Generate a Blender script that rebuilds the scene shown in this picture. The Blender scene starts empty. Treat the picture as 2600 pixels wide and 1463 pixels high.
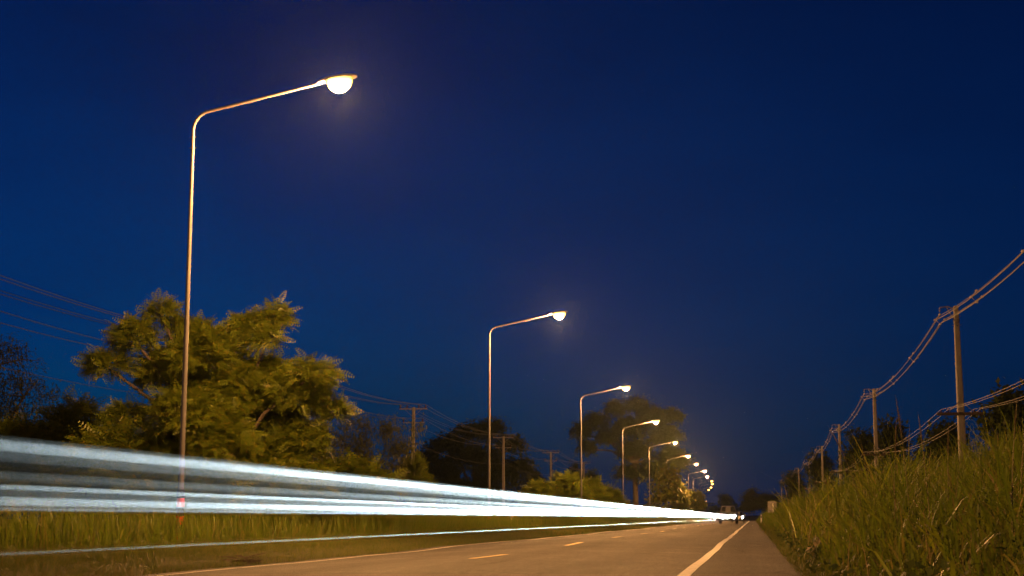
import bpy, bmesh, math, random
import numpy as np
from mathutils import Vector, Matrix

SC = bpy.context.scene
COL = SC.collection
PI = math.pi
rng = np.random.default_rng(7)
random.seed(7)

# ------------------------------------------------------------------ camera, sky, exposure
cam_d = bpy.data.cameras.new("camera")
cam_d.sensor_width = 36.0
cam_d.lens = 51.8
cam_d.clip_start = 0.05
cam_d.clip_end = 6000
cam = bpy.data.objects.new("camera", cam_d)
COL.objects.link(cam)
cam.location = (0, 0, 0.647)
cam.rotation_euler = (math.radians(90 + 8.868), 0, math.radians(9.184))
cam_d.dof.use_dof = True
cam_d.dof.focus_distance = 45
cam_d.dof.aperture_fstop = 11
SC.camera = cam

SKY_STRENGTH = 1.0
world = bpy.data.worlds.new("World")
SC.world = world
world.use_nodes = True
wn = world.node_tree
for n in list(wn.nodes):
    wn.nodes.remove(n)
w_out = wn.nodes.new("ShaderNodeOutputWorld")
w_bg = wn.nodes.new("ShaderNodeBackground")
w_sky = wn.nodes.new("ShaderNodeTexSky")
w_sky.sky_type = 'NISHITA'
w_sky.sun_disc = False
w_sky.sun_elevation = math.radians(-4.0)
w_sky.sun_rotation = math.radians(-60)
w_mul = wn.nodes.new("ShaderNodeMixRGB")
w_mul.blend_type = 'MULTIPLY'
w_mul.inputs[0].default_value = 1.0
w_mul.inputs[2].default_value = (0.0, 0.185, 1.0, 1)
wn.links.new(w_sky.outputs[0], w_mul.inputs[1])
w_tc = wn.nodes.new("ShaderNodeTexCoord")
w_map = wn.nodes.new("ShaderNodeMapping"); w_map.inputs['Scale'].default_value = (1.0, 1.0, 2.6)
w_no = wn.nodes.new("ShaderNodeTexNoise"); w_no.inputs['Scale'].default_value = 2.2; w_no.inputs['Detail'].default_value = 5.0; w_no.inputs['Roughness'].default_value = .55
w_rp = wn.nodes.new("ShaderNodeValToRGB")
w_rp.color_ramp.elements[0].position = .34; w_rp.color_ramp.elements[0].color = (.68, .68, .74, 1)
w_rp.color_ramp.elements[1].position = .68; w_rp.color_ramp.elements[1].color = (1.12, 1.16, 1.12, 1)
w_m2 = wn.nodes.new("ShaderNodeMixRGB"); w_m2.blend_type = 'MULTIPLY'; w_m2.inputs[0].default_value = 1.0
wn.links.new(w_tc.outputs['Generated'], w_map.inputs['Vector']); wn.links.new(w_map.outputs[0], w_no.inputs['Vector'])
wn.links.new(w_no.outputs['Fac'], w_rp.inputs[0])
wn.links.new(w_mul.outputs[0], w_m2.inputs[1]); wn.links.new(w_rp.outputs[0], w_m2.inputs[2])
w_sep = wn.nodes.new("ShaderNodeSeparateXYZ"); wn.links.new(w_tc.outputs['Generated'], w_sep.inputs[0])
w_hr = wn.nodes.new("ShaderNodeValToRGB")       # last blue light low along the horizon
w_hr.color_ramp.elements[0].position = 0.0; w_hr.color_ramp.elements[0].color = (.0, .0085, .046, 1)
w_hr.color_ramp.elements[1].position = .42; w_hr.color_ramp.elements[1].color = (0, 0, 0, 1)
wn.links.new(w_sep.outputs['Z'], w_hr.inputs[0])
w_ad = wn.nodes.new("ShaderNodeMixRGB"); w_ad.blend_type = 'ADD'; w_ad.inputs[0].default_value = 1.0
wn.links.new(w_m2.outputs[0], w_ad.inputs[1]); wn.links.new(w_hr.outputs[0], w_ad.inputs[2])
wn.links.new(w_ad.outputs[0], w_bg.inputs[0])
w_bg.inputs[1].default_value = SKY_STRENGTH
wn.links.new(w_bg.outputs[0], w_out.inputs[0])

SC.view_settings.view_transform = 'Standard'
SC.view_settings.look = 'None'
SC.view_settings.exposure = 0.0
SC.view_settings.gamma = 1.0
SC.view_settings.use_curve_mapping = False
SC.cycles.use_denoising = True
SC.cycles.use_light_tree = False
SC.cycles.denoising_input_passes = 'RGB_ALBEDO'
SC.cycles.max_bounces = 6
SC.cycles.volume_bounces = 0
SC.cycles.transparent_max_bounces = 8
SC.cycles.sample_clamp_indirect = 4.0
LAMP_POWER = 16500
LAMP_COLOUR = (1.0, 0.45, 0.13)
HAZE_DENSITY = 0.00004
BEAM = 1.0

# ------------------------------------------------------------------ helpers
class MB:
    """collects simple shapes and links them as ONE mesh object"""
    def __init__(s):
        s.v = []; s.f = []; s.m = []
    def add(s, v, f, mi=0):
        o = len(s.v); s.v += [tuple(map(float, p)) for p in v]
        s.f += [tuple(o + i for i in q) for q in f]; s.m += [mi] * len(f)
        return s
    def box(s, c, d, rz=0.0, rx=0.0, ry=0.0, mi=0):
        x, y, z = d[0] / 2, d[1] / 2, d[2] / 2
        R = Matrix.Rotation(rz, 3, 'Z') @ Matrix.Rotation(ry, 3, 'Y') @ Matrix.Rotation(rx, 3, 'X')
        vs = [Vector(c) + R @ Vector((a * x, b * y, e * z)) for a in (-1, 1) for b in (-1, 1) for e in (-1, 1)]
        return s.add(vs, [(0, 1, 3, 2), (4, 6, 7, 5), (0, 4, 5, 1), (2, 3, 7, 6), (0, 2, 6, 4), (1, 5, 7, 3)], mi)
    def tube(s, pts, rad, n=8, cap=True, mi=0):
        pts = [Vector(p) for p in pts]
        if not hasattr(rad, '__len__'): rad = [rad] * len(pts)
        vs = []; prev = None
        for i, p in enumerate(pts):
            t = (pts[min(i + 1, len(pts) - 1)] - pts[max(i - 1, 0)]).normalized()
            a = prev if prev is not None else (Vector((1, 0, 0)) if abs(t.x) < .8 else Vector((0, 1, 0)))
            u = (a - t * a.dot(t)).normalized(); w = t.cross(u); prev = u
            for k in range(n):
                g = 2 * PI * k / n
                vs.append(p + (u * math.cos(g) + w * math.sin(g)) * rad[i])
        fs = [(i * n + k, i * n + (k + 1) % n, (i + 1) * n + (k + 1) % n, (i + 1) * n + k)
              for i in range(len(pts) - 1) for k in range(n)]
        if cap:
            fs.append(tuple(range(n - 1, -1, -1))); fs.append(tuple((len(pts) - 1) * n + k for k in range(n)))
        return s.add(vs, fs, mi)
    def lathe(s, c, prof, n=12, axis='Z', mi=0):
        vs = []
        for (r, h) in prof:
            for k in range(n):
                g = 2 * PI * k / n
                a, b = r * math.cos(g), r * math.sin(g)
                q = (a, b, h) if axis == 'Z' else ((h, a, b) if axis == 'X' else (b, h, a))
                vs.append((c[0] + q[0], c[1] + q[1], c[2] + q[2]))
        fs = [(i * n + k, i * n + (k + 1) % n, (i + 1) * n + (k + 1) % n, (i + 1) * n + k)
              for i in range(len(prof) - 1) for k in range(n)]
        return s.add(vs, fs, mi)
    def build(s, name, mat, parent=None, smooth=False):
        me = bpy.data.meshes.new(name)
        me.from_pydata(s.v, [], s.f)
        for q in (mat if isinstance(mat, (list, tuple)) else [mat]): me.materials.append(q)
        if any(s.m): me.polygons.foreach_set('material_index', s.m)
        if smooth:
            me.polygons.foreach_set('use_smooth', [True] * len(me.polygons))
            try: me.set_sharp_from_angle(angle=math.radians(40))
            except Exception: pass
        me.update()
        return link(name, me, parent)

def link(name, me, parent=None):
    o = bpy.data.objects.new(name, me); COL.objects.link(o)
    if parent is not None: o.parent = parent
    return o

def mesh_np(name, V, F, mat, parent=None, smooth=False):
    """numpy verts (n,3) and equal-sided faces (m,k) to one mesh object"""
    V = np.ascontiguousarray(V, np.float32); F = np.ascontiguousarray(F, np.int32); k = F.shape[1]
    me = bpy.data.meshes.new(name)
    me.vertices.add(len(V)); me.vertices.foreach_set('co', V.ravel())
    me.loops.add(F.size); me.loops.foreach_set('vertex_index', F.ravel())
    me.polygons.add(len(F)); me.polygons.foreach_set('loop_start', np.arange(0, F.size, k, dtype=np.int32))
    if smooth: me.polygons.foreach_set('use_smooth', np.ones(len(F), bool))
    me.update(calc_edges=True); me.validate()
    me.materials.append(mat)
    return link(name, me, parent)

def scatter(T, TF, P, R, S):
    """copies template T (n,3) at P (N,3) with rotations R (N,3,3) and scales S (N,) or (N,3)"""
    S = np.asarray(S)
    if S.ndim == 1: S = S[:, None]
    V = np.einsum('nij,nvj->nvi', R, T[None] * S[:, None, :]) + P[:, None, :]
    F = TF[None] + (np.arange(len(P)) * len(T))[:, None, None]
    return V.reshape(-1, 3), F.reshape(-1, TF.shape[1])

def frames(d, up=(0, 0, 1), roll=None):
    """rotation matrices whose first column is d and whose third leans to up"""
    d = d / np.linalg.norm(d, axis=1, keepdims=True)
    u = np.broadcast_to(np.array(up, float), d.shape) + rng.normal(0, .01, d.shape)
    y = np.cross(u, d); y /= np.linalg.norm(y, axis=1, keepdims=True)
    z = np.cross(d, y)
    if roll is not None:
        c, s_ = np.cos(roll)[:, None], np.sin(roll)[:, None]
        y, z = y * c + z * s_, z * c - y * s_
    return np.stack([d, y, z], axis=2)

def tag(o, label=None, cat=None, group=None, kind=None):
    if label: o['label'] = label
    if cat: o['category'] = cat
    if group: o['group'] = group
    if kind: o['kind'] = kind
    return o

def thing(name, label, cat, loc, rz=0.0, group=None):
    o = bpy.data.objects.new(name, None); COL.objects.link(o)
    o.empty_display_size = .2
    o.location = loc; o.rotation_euler = (0, 0, rz)
    return tag(o, label, cat, group)

def copy_tree(o, parent=None):
    c = o.copy(); COL.objects.link(c)
    if parent is not None: c.parent = parent
    for ch in list(o.children): copy_tree(ch, c)
    return c

# ------------------------------------------------------------------ materials
def new_mat(name):
    m = bpy.data.materials.new(name); m.use_nodes = True
    nt = m.node_tree; return m, nt, nt.nodes['Principled BSDF']

def N(nt, typ, **kw):
    n = nt.nodes.new(typ)
    for k, v in kw.items():
        if k[0] == '_': n.inputs[k[1:].replace('_', ' ')].default_value = v
        else: setattr(n, k, v)
    return n

def ramp(nt, src, stops):
    r = N(nt, 'ShaderNodeValToRGB')
    e = r.color_ramp.elements
    while len(e) < len(stops): e.new(.5)
    for i, (p, c) in enumerate(stops):
        e[i].position = p; e[i].color = (*c, 1)
    nt.links.new(src, r.inputs[0]); return r

def surf(name, c1, c2=None, rough=.7, metal=0.0, scale=8.0, bump=0.0, bscale=60.0, stretch=(1, 1, 1), spec=.4):
    m, nt, b = new_mat(name)
    b.inputs['Roughness'].default_value = rough; b.inputs['Metallic'].default_value = metal
    b.inputs['Specular IOR Level'].default_value = spec
    tc = N(nt, 'ShaderNodeTexCoord'); mp = N(nt, 'ShaderNodeMapping'); mp.inputs['Scale'].default_value = stretch
    nt.links.new(tc.outputs['Object'], mp.inputs['Vector'])
    no = N(nt, 'ShaderNodeTexNoise', _Scale=scale, _Detail=6.0, _Roughness=.6)
    nt.links.new(mp.outputs[0], no.inputs['Vector'])
    r = ramp(nt, no.outputs['Fac'], [(.3, c1), (.7, c2 or c1)])
    nt.links.new(r.outputs[0], b.inputs['Base Color'])
    if bump:
        n2 = N(nt, 'ShaderNodeTexNoise', _Scale=bscale, _Detail=4.0)
        nt.links.new(mp.outputs[0], n2.inputs['Vector'])
        bp = N(nt, 'ShaderNodeBump', _Strength=bump, _Distance=.02)
        nt.links.new(n2.outputs['Fac'], bp.inputs['Height']); nt.links.new(bp.outputs[0], b.inputs['Normal'])
    return m

def leaf_mat(name, cols, rough=.5, trans=.35):
    """each leaf its own shade; light passes through the blade"""
    m, nt, b = new_mat(name)
    out = nt.nodes['Material Output']
    g = N(nt, 'ShaderNodeNewGeometry')
    r = ramp(nt, g.outputs['Random Per Island'], [(i / max(1, len(cols) - 1), c) for i, c in enumerate(cols)])
    nt.links.new(r.outputs[0], b.inputs['Base Color'])
    b.inputs['Roughness'].default_value = rough; b.inputs['Specular IOR Level'].default_value = .3
    t = N(nt, 'ShaderNodeBsdfTranslucent'); nt.links.new(r.outputs[0], t.inputs['Color'])
    mx = N(nt, 'ShaderNodeMixShader', _Fac=trans)
    nt.links.new(b.outputs[0], mx.inputs[1]); nt.links.new(t.outputs[0], mx.inputs[2])
    nt.links.new(mx.outputs[0], out.inputs['Surface'])
    return m

def glow(name, col, s):
    m, nt, b = new_mat(name)
    b.inputs['Base Color'].default_value = (.8, .8, .8, 1)
    b.inputs['Emission Color'].default_value = (*col, 1); b.inputs['Emission Strength'].default_value = s
    m.cycles.emission_sampling = 'NONE'      # the lamp inside carries the light
    return m

def asphalt(name, c1, c2, c3):
    m, nt, b = new_mat(name)
    L = nt.links.new
    tc = N(nt, 'ShaderNodeTexCoord'); ob = tc.outputs['Object']
    def noise(scale, detail=5.0, rough=.65, st=(1, 1, 1)):
        mp = N(nt, 'ShaderNodeMapping'); mp.inputs['Scale'].default_value = st; L(ob, mp.inputs['Vector'])
        n = N(nt, 'ShaderNodeTexNoise', _Scale=scale, _Detail=detail, _Roughness=rough); L(mp.outputs[0], n.inputs['Vector']); return n
    def mul(a, c, f=1.0):
        mx = N(nt, 'ShaderNodeMixRGB', blend_type='MULTIPLY'); mx.inputs[0].default_value = f; L(a, mx.inputs[1]); L(c, mx.inputs[2]); return mx.outputs[0]
    n1 = noise(1.1, st=(1, .12, 1))
    col = ramp(nt, n1.outputs['Fac'], [(.3, c1), (.55, c2), (.75, c3)]).outputs[0]
    # wheel tracks run along the lanes: bands in x, broken up a little
    sx = N(nt, 'ShaderNodeSeparateXYZ'); L(ob, sx.inputs[0])
    wv = N(nt, 'ShaderNodeMath', operation='MULTIPLY'); wv.inputs[1].default_value = 2 * PI / 1.63; L(sx.outputs[0], wv.inputs[0])
    sn = N(nt, 'ShaderNodeMath', operation='SINE'); L(wv.outputs[0], sn.inputs[0])
    n4 = noise(.5, 3.0, st=(1, .06, 1)); ad = N(nt, 'ShaderNodeMath', operation='MULTIPLY_ADD'); ad.inputs[1].default_value = 1.6
    L(n4.outputs['Fac'], ad.inputs[0]); L(sn.outputs[0], ad.inputs[2])
    col = mul(col, ramp(nt, ad.outputs[0], [(0.0, (.74, .74, .74)), (1.0, (1.2, 1.2, 1.2))]).outputs[0])
    # patches and stains
    n5 = noise(.35, 4.0, .7, (1.3, .35, 1)); col = mul(col, ramp(nt, n5.outputs['Fac'], [(.38, (.6, .6, .6)), (.48, (1, 1, 1)), (.6, (1.05, 1.05, 1.05)), (.66, (1.3, 1.28, 1.24))]).outputs[0])
    # cross drag marks left by paving
    n6 = noise(1.4, 4.0, .65, (.1, .4, 1)); col = mul(col, ramp(nt, n6.outputs['Fac'], [(.35, (.72, .72, .72)), (.65, (1.24, 1.24, 1.24))]).outputs[0])
    n9 = noise(22.0, 4.0, .75, (1, .06, 1)); col = mul(col, ramp(nt, n9.outputs['Fac'], [(.34, (.6, .6, .6)), (.66, (1.42, 1.4, 1.36))]).outputs[0])
    # aggregate
    n2 = noise(38.0, 4.0, .8); col = mul(col, ramp(nt, n2.outputs['Fac'], [(.36, (.4, .4, .4)), (.52, (1, 1, 1)), (.68, (1.9, 1.85, 1.75))]).outputs[0])
    # cracks
    n7 = noise(.9, 5.0); mxv = N(nt, 'ShaderNodeMixRGB'); mxv.inputs[0].default_value = .25; L(ob, mxv.inputs[1]); L(n7.outputs['Color'], mxv.inputs[2])
    vc = N(nt, 'ShaderNodeTexVoronoi', feature='DISTANCE_TO_EDGE', _Scale=.42); L(mxv.outputs[0], vc.inputs['Vector'])
    n8 = noise(.25, 2.0); cr = N(nt, 'ShaderNodeMath', operation='MULTIPLY_ADD'); cr.inputs[1].default_value = .05; cr.inputs[2].default_value = -.021
    L(n8.outputs['Fac'], cr.inputs[0]); sb = N(nt, 'ShaderNodeMath', operation='SUBTRACT'); L(vc.outputs['Distance'], sb.inputs[0]); L(cr.outputs[0], sb.inputs[1])
    col = mul(col, ramp(nt, sb.outputs[0], [(0.0, (.3, .3, .3)), (.006, (1, 1, 1))]).outputs[0], .8)
    L(col, b.inputs['Base Color'])
    rr = N(nt, 'ShaderNodeMapRange'); rr.inputs[3].default_value = .6; rr.inputs[4].default_value = .92
    L(n5.outputs['Fac'], rr.inputs[0]); L(rr.outputs[0], b.inputs['Roughness'])
    v = N(nt, 'ShaderNodeTexVoronoi', _Scale=75.0); L(ob, v.inputs['Vector'])
    hs = N(nt, 'ShaderNodeMath', operation='ADD'); L(v.outputs['Distance'], hs.inputs[0]); L(n2.outputs['Fac'], hs.inputs[1])
    bp = N(nt, 'ShaderNodeBump', _Strength=.8, _Distance=.014)
    L(hs.outputs[0], bp.inputs['Height']); L(bp.outputs[0], b.inputs['Normal'])
    b.inputs['Specular IOR Level'].default_value = .3
    return m

def paint(name, c, worn, amt):
    m, nt, b = new_mat(name)
    tc = N(nt, 'ShaderNodeTexCoord')
    n1 = N(nt, 'ShaderNodeTexNoise', _Scale=9.0, _Detail=8.0, _Roughness=.75); nt.links.new(tc.outputs['Object'], n1.inputs['Vector'])
    r = ramp(nt, n1.outputs['Fac'], [(amt, worn), (amt + .12, c)])
    nt.links.new(r.outputs[0], b.inputs['Base Color']); b.inputs['Roughness'].default_value = .6
    bp = N(nt, 'ShaderNodeBump', _Strength=.3, _Distance=.01)
    n2 = N(nt, 'ShaderNodeTexNoise', _Scale=80.0, _Detail=3.0); nt.links.new(tc.outputs['Object'], n2.inputs['Vector'])
    nt.links.new(n2.outputs['Fac'], bp.inputs['Height']); nt.links.new(bp.outputs[0], b.inputs['Normal'])
    return m

M = {}
M['asphalt'] = asphalt('asphalt', (.026, .025, .0235), (.036, .0345, .0325), (.047, .045, .042))
M['white_paint'] = paint('white_line_paint', (.5, .485, .45), (.18, .17, .16), .36)
M['thin_paint'] = paint('worn_line_paint', (.42, .4, .36), (.1, .1, .095), .38)
M['yellow_paint'] = paint('yellow_line_paint', (.42, .27, .04), (.12, .09, .03), .4)
M['soil'] = surf('verge_soil', (.035, .032, .018), (.06, .055, .028), rough=.95, scale=1.5, bump=.5, bscale=12)
M['galv'] = surf('galvanised_steel', (.11, .11, .113), (.17, .17, .17), rough=.5, metal=.35, scale=14, bump=.06, bscale=90, stretch=(1, 1, .15))
M['head'] = surf('cast_aluminium', (.3, .3, .3), (.38, .38, .37), rough=.5, metal=.5, scale=10)
M['red_band'] = surf('red_band_paint', (.5, .03, .02), (.62, .05, .03), rough=.45, scale=12)
M['black_band'] = surf('black_band_paint', (.012, .012, .014), (.03, .03, .03), rough=.5, scale=12)
M['lens'] = glow('sodium_lens', (1.0, .55, .085), 13.0)
M['concrete'] = surf('cast_concrete', (.15, .14, .13), (.24, .23, .21), rough=.85, scale=6, bump=.15, bscale=40, stretch=(1, 1, .3))
M['wood_arm'] = surf('weathered_crossarm', (.035, .026, .022), (.07, .05, .04), rough=.85, scale=10, stretch=(.2, 1, 1))
M['steel_arm'] = surf('painted_crossarm_steel', (.14, .14, .15), (.2, .2, .2), rough=.6, metal=.4)
M['porcelain'] = surf('brown_porcelain', (.05, .022, .014), (.07, .03, .02), rough=.25)
M['grey_polymer'] = surf('grey_polymer_spacer', (.3, .29, .28), (.38, .37, .36), rough=.6)
M['cable'] = surf('black_cable', (.012, .012, .013), (.02, .02, .02), rough=.6)
M['alu_cable'] = surf('weathered_aluminium_cable', (.045, .044, .042), (.075, .072, .07), rough=.6, metal=.2)
M['bark'] = surf('tree_bark', (.03, .023, .017), (.065, .052, .04), rough=.95, scale=7, bump=.5, bscale=14, stretch=(1, 1, .25))
M['acacia_leaf'] = leaf_mat('feathery_leaf', [(.075, .12, .008), (.105, .15, .01), (.13, .165, .012), (.095, .14, .01), (.2, .17, .012)], .45, .5)
M['dark_leaf'] = leaf_mat('broad_dark_leaf', [(.02, .032, .01), (.03, .045, .012), (.038, .05, .014), (.025, .036, .01)], .55, .25)
M['dim_leaf'] = leaf_mat('thin_tree_leaf', [(.065, .08, .02), (.095, .11, .025), (.115, .12, .03), (.08, .1, .02)], .55, .3)
M['teak_leaf'] = leaf_mat('large_teak_leaf', [(.06, .085, .012), (.09, .11, .016), (.12, .13, .02), (.13, .11, .03)], .4, .4)
M['blade'] = leaf_mat('tall_grass_blade', [(.07, .115, .01), (.1, .15, .012), (.125, .17, .014), (.11, .155, .012), (.08, .125, .01), (.22, .18, .045)], .55, .5)
M['short_blade'] = leaf_mat('short_grass_blade', [(.055, .08, .01), (.075, .105, .014), (.1, .115, .018), (.15, .125, .035)], .6, .4)
M['bright_blade'] = leaf_mat('broad_grass_blade', [(.13, .17, .012), (.17, .21, .016), (.2, .23, .02), (.15, .19, .014)], .4, .5)
M['straw'] = leaf_mat('dead_straw', [(.22, .16, .08), (.32, .25, .13), (.26, .19, .1)], .7, .3)
M['plume'] = leaf_mat('dry_grass_plume', [(.12, .095, .055), (.19, .15, .09), (.15, .12, .07)], .8, .3)
M['stem'] = surf('grass_stem', (.1, .1, .03), (.16, .14, .05), rough=.7)
M['dry_twig'] = surf('dry_twig', (.05, .035, .024), (.1, .07, .045), rough=.9, scale=20)
M['weed_leaf'] = leaf_mat('weed_leaf', [(.03, .05, .012), (.045, .065, .018), (.06, .08, .02)], .65, .3)
M['pale_leaf'] = leaf_mat('pale_dry_leaf', [(.28, .24, .15), (.36, .31, .2)], .6, .3)
M['sign_back'] = surf('bare_sign_back', (.2, .195, .185), (.27, .265, .255), rough=.5, metal=.3, scale=5)
M['white_post'] = surf('white_post_paint', (.55, .52, .48), (.72, .7, .66), rough=.7, scale=9)

# ------------------------------------------------------------------ terrain shape
def bend(y):
    y = np.asarray(y, float)
    return -1.3e-4 * np.maximum(0, y - 300) ** 2

def sstep(a, b, x):
    t = np.clip((x - a) / (b - a), 0, 1); return t * t * (3 - 2 * t)

def road_z(xl, y):
    """xl = distance from the bend's own axis (x - bend)"""
    xl = np.asarray(xl, float); y = np.asarray(y, float)
    z = np.where(xl > -4.03, .065 - .02 * (xl + 4.03), .065 + .04 * (xl + 4.03))
    u = .010 * np.sin(y / 2.9 + .5) + .012 * np.sin(y / 6.1 + 1.1) + .006 * np.sin(y / 1.37)
    return z + u * sstep(13, 24, y)

def ground_z(xl, y):
    xl = np.asarray(xl, float); y = np.asarray(y, float)
    L = -.085 + .13 * sstep(-7.8, -9.2, xl) * 1.0 + .055 * sstep(-9.2, -12, xl) + .04 * np.sin(xl * 1.3 + y * .31) * np.sin(y * .43) * sstep(-8.5, -11, xl)
    r = xl - .5
    Rr = -.03 + .5 * sstep(0, 1.8, r) + .5 * sstep(1.0, 4.2, r) + .55 * sstep(3.5, 9, r) + .05 * np.sin(xl * 2.1 + y * .5) * sstep(.3, 2, r)
    Rr = np.where(xl > 12, Rr - .6 * sstep(12, 30, xl), Rr)
    mid = road_z(xl, y) - .12
    z = np.where(xl < -7.8, L, np.where(xl > .5, Rr, mid))
    return z

def gz(x, y):
    return float(ground_z(x - float(bend(y)), y))

xs = np.concatenate([[-900, -500, -300, -200, -140, -100, -75, -55, -42, -34], np.arange(-30, -9.9, 1.0), np.arange(-9.5, -7.9, .25),
                     [-7.8, -7.6, -7.0, -5, -2, 0, .3, .5], np.arange(.6, 6, .25), np.arange(6.5, 14, .7), [16, 20, 26, 34, 50, 75, 110, 160, 250, 400, 700, 900]])
ys = np.concatenate([[-60, -30, -10, -4], np.arange(0, 60, .8), np.arange(60, 160, 2.5), np.arange(160, 540, 8.0), [560, 600, 660, 740, 850, 950]])
X, Y = np.meshgrid(xs, ys)
Z = ground_z(X, Y)
far = sstep(420, 560, Y)
V = np.stack([X + bend(np.minimum(Y, 620)), Y, Z], -1).reshape(-1, 3)
ny, nx = X.shape
idx = np.arange(ny * nx).reshape(ny, nx)
F = np.stack([idx[:-1, :-1], idx[:-1, 1:], idx[1:, 1:], idx[1:, :-1]], -1).reshape(-1, 4)
tag(mesh_np('ground', V, F, M['soil'], smooth=True), kind='structure')

def strip(name, x0, x1, nxs, y_arr, dz, mat, parent=None, jag=0.0):
    xx = np.linspace(x0, x1, nxs)
    X, Y = np.meshgrid(xx, y_arr)
    if jag:
        j = jag * (np.sin(Y * 1.7) * np.sin(Y * .61 + 1) + .6 * np.sin(Y * 4.3))
        X = X + np.where(X <= x0 + 1e-6, j, 0) + np.where(X >= x1 - 1e-6, j * .7, 0)
    Z = road_z(X, Y) + dz
    V = np.stack([X + bend(Y), Y, Z], -1).reshape(-1, 3)
    ny, nx = X.shape; idx = np.arange(ny * nx).reshape(ny, nx)
    F = np.stack([idx[:-1, :-1], idx[:-1, 1:], idx[1:, 1:], idx[1:, :-1]], -1).reshape(-1, 4)
    return mesh_np(name, V, F, mat, parent, smooth=True)

yr = np.concatenate([np.arange(-8, 90, .4), np.arange(90, 300, 1.5), np.arange(300, 621, 4.0)])
road = tag(strip('road', -7.85, .75, 25, yr, 0, M['asphalt'], jag=.06), kind='structure')
strip('edge_line', -.86, -.72, 2, yr, .005, M['white_paint'], road)
strip('edge_line', -7.36, -7.26, 2, yr, .005, M['thin_paint'], road)
for k in range(42):
    y0 = 10.2 + 11.0 * k
    strip('centre_dash', -4.08, -3.96, 2, np.arange(y0, y0 + 3.01, .3), .006, M['yellow_paint'], road)

# ------------------------------------------------------------------ street lamps
def make_lamp():
    root = thing('street_lamp', 'x', 'street lamp', (0, 0, 0))
    m = MB()
    pts = [(0, 0, z) for z in (0, 2.5, 5, 7.5, 8.55)]
    m.tube(pts, [.062, .056, .049, .043, .04], 14).build('pole', M['galv'], root, True)
    m = MB()
    R = .42; arc = []
    for k in range(9):
        a = (math.radians(76)) * k / 8
        arc.append((R * (1 - math.cos(a)), 0, 9.02 + R * math.sin(a)))
    ex, ez = arc[-1][0], arc[-1][2]
    L = 2.62; sl = math.radians(11.5)
    arc += [(ex + L * t * math.cos(sl), 0, ez + L * t * math.sin(sl)) for t in (.3, .65, 1.0)]
    tip = arc[-1]
    m.tube([(0, 0, 8.5)] + arc, [.036] * 6 + [.035] * 5 + [.031, .028], 12).build('arm', M['galv'], root, True)
    for z in (8.62, 8.86):
        m = MB()
        m.lathe((0, 0, z), [(.036, -.02), (.052, -.018), (.052, .018), (.036, .02)], 12)
        m.tube([(-.085, 0, z), (.085, 0, z)], .007, 6)
        m.build('collar', M['galv'], root, True)
    # painted sleeve with bands and a foot plate
    hb = .185
    for k in range(6):
        c = 'black_band' if k % 2 else 'red_band'
        z0 = .045 + k * hb
        b = MB().lathe((0, 0, 0), [(.064, z0), (.083, z0 + .002), (.083, z0 + hb - .003), (.064, z0 + hb - .001)], 16).build('red_band' if k % 2 == 0 else 'black_band', M[c], root, True)
        b['label'] = 'red painted band' if k % 2 == 0 else 'black painted band'
    m = MB().box((0, 0, .02), (.34, .34, .03))
    for a in (-1, 1):
        for b in (-1, 1): m.lathe((a * .125, b * .125, .035), [(.02, 0), (.02, .03), (0, .031)], 6)
    m.build('foot_plate', M['galv'], root)
    # luminaire: long shell with a drop lens under it
    vs = []; n = 14; st = [(0, .045, .04), (.08, .07, .06), (.2, .12, .085), (.4, .165, .095), (.62, .17, .085), (.8, .13, .06), (.88, .05, .025)]
    m = MB()
    for (s_, w, h) in st:
        for k in range(n):
            g = 2 * PI * k / n
            z = h * math.sin(g); z = z if z > 0 else z * .45
            vs.append((tip[0] - .06 + s_, w * math.cos(g), tip[2] + .02 + s_ * .12 + z))
    fs = [(i * n + k, i * n + (k + 1) % n, (i + 1) * n + (k + 1) % n, (i + 1) * n + k) for i in range(len(st) - 1) for k in range(n)]
    fs += [tuple(range(n - 1, -1, -1)), tuple((len(st) - 1) * n + k for k in range(n))]
    m.add(vs, fs).build('lamp_housing', M['head'], root, True)
    lx, lz = tip[0] + .43, tip[2] + .045
    vs = []; fs = []; q, n = 7, 20
    for i in range(q):
        a = (PI / 2) * i / (q - 1)
        for k in range(n):
            g = 2 * PI * k / n
            vs.append((lx + .28 * math.cos(a) * math.cos(g), .2 * math.cos(a) * math.sin(g), lz - .27 * math.sin(a)))
    fs = [(i * n + k, (i + 1) * n + k, (i + 1) * n + (k + 1) % n, i * n + (k + 1) % n) for i in range(q - 1) for k in range(n)]
    MB().add(vs, fs).build('drop_lens', M['lens'], root, True)
    ld = bpy.data.lights.new('lamp_bulb', 'POINT'); ld.energy = LAMP_POWER; ld.color = LAMP_COLOUR; ld.shadow_soft_size = .09
    lo = bpy.data.objects.new('lamp_bulb', ld); COL.objects.link(lo); lo.parent = root; lo.location = (lx, 0, lz - .39)
    return root

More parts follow.
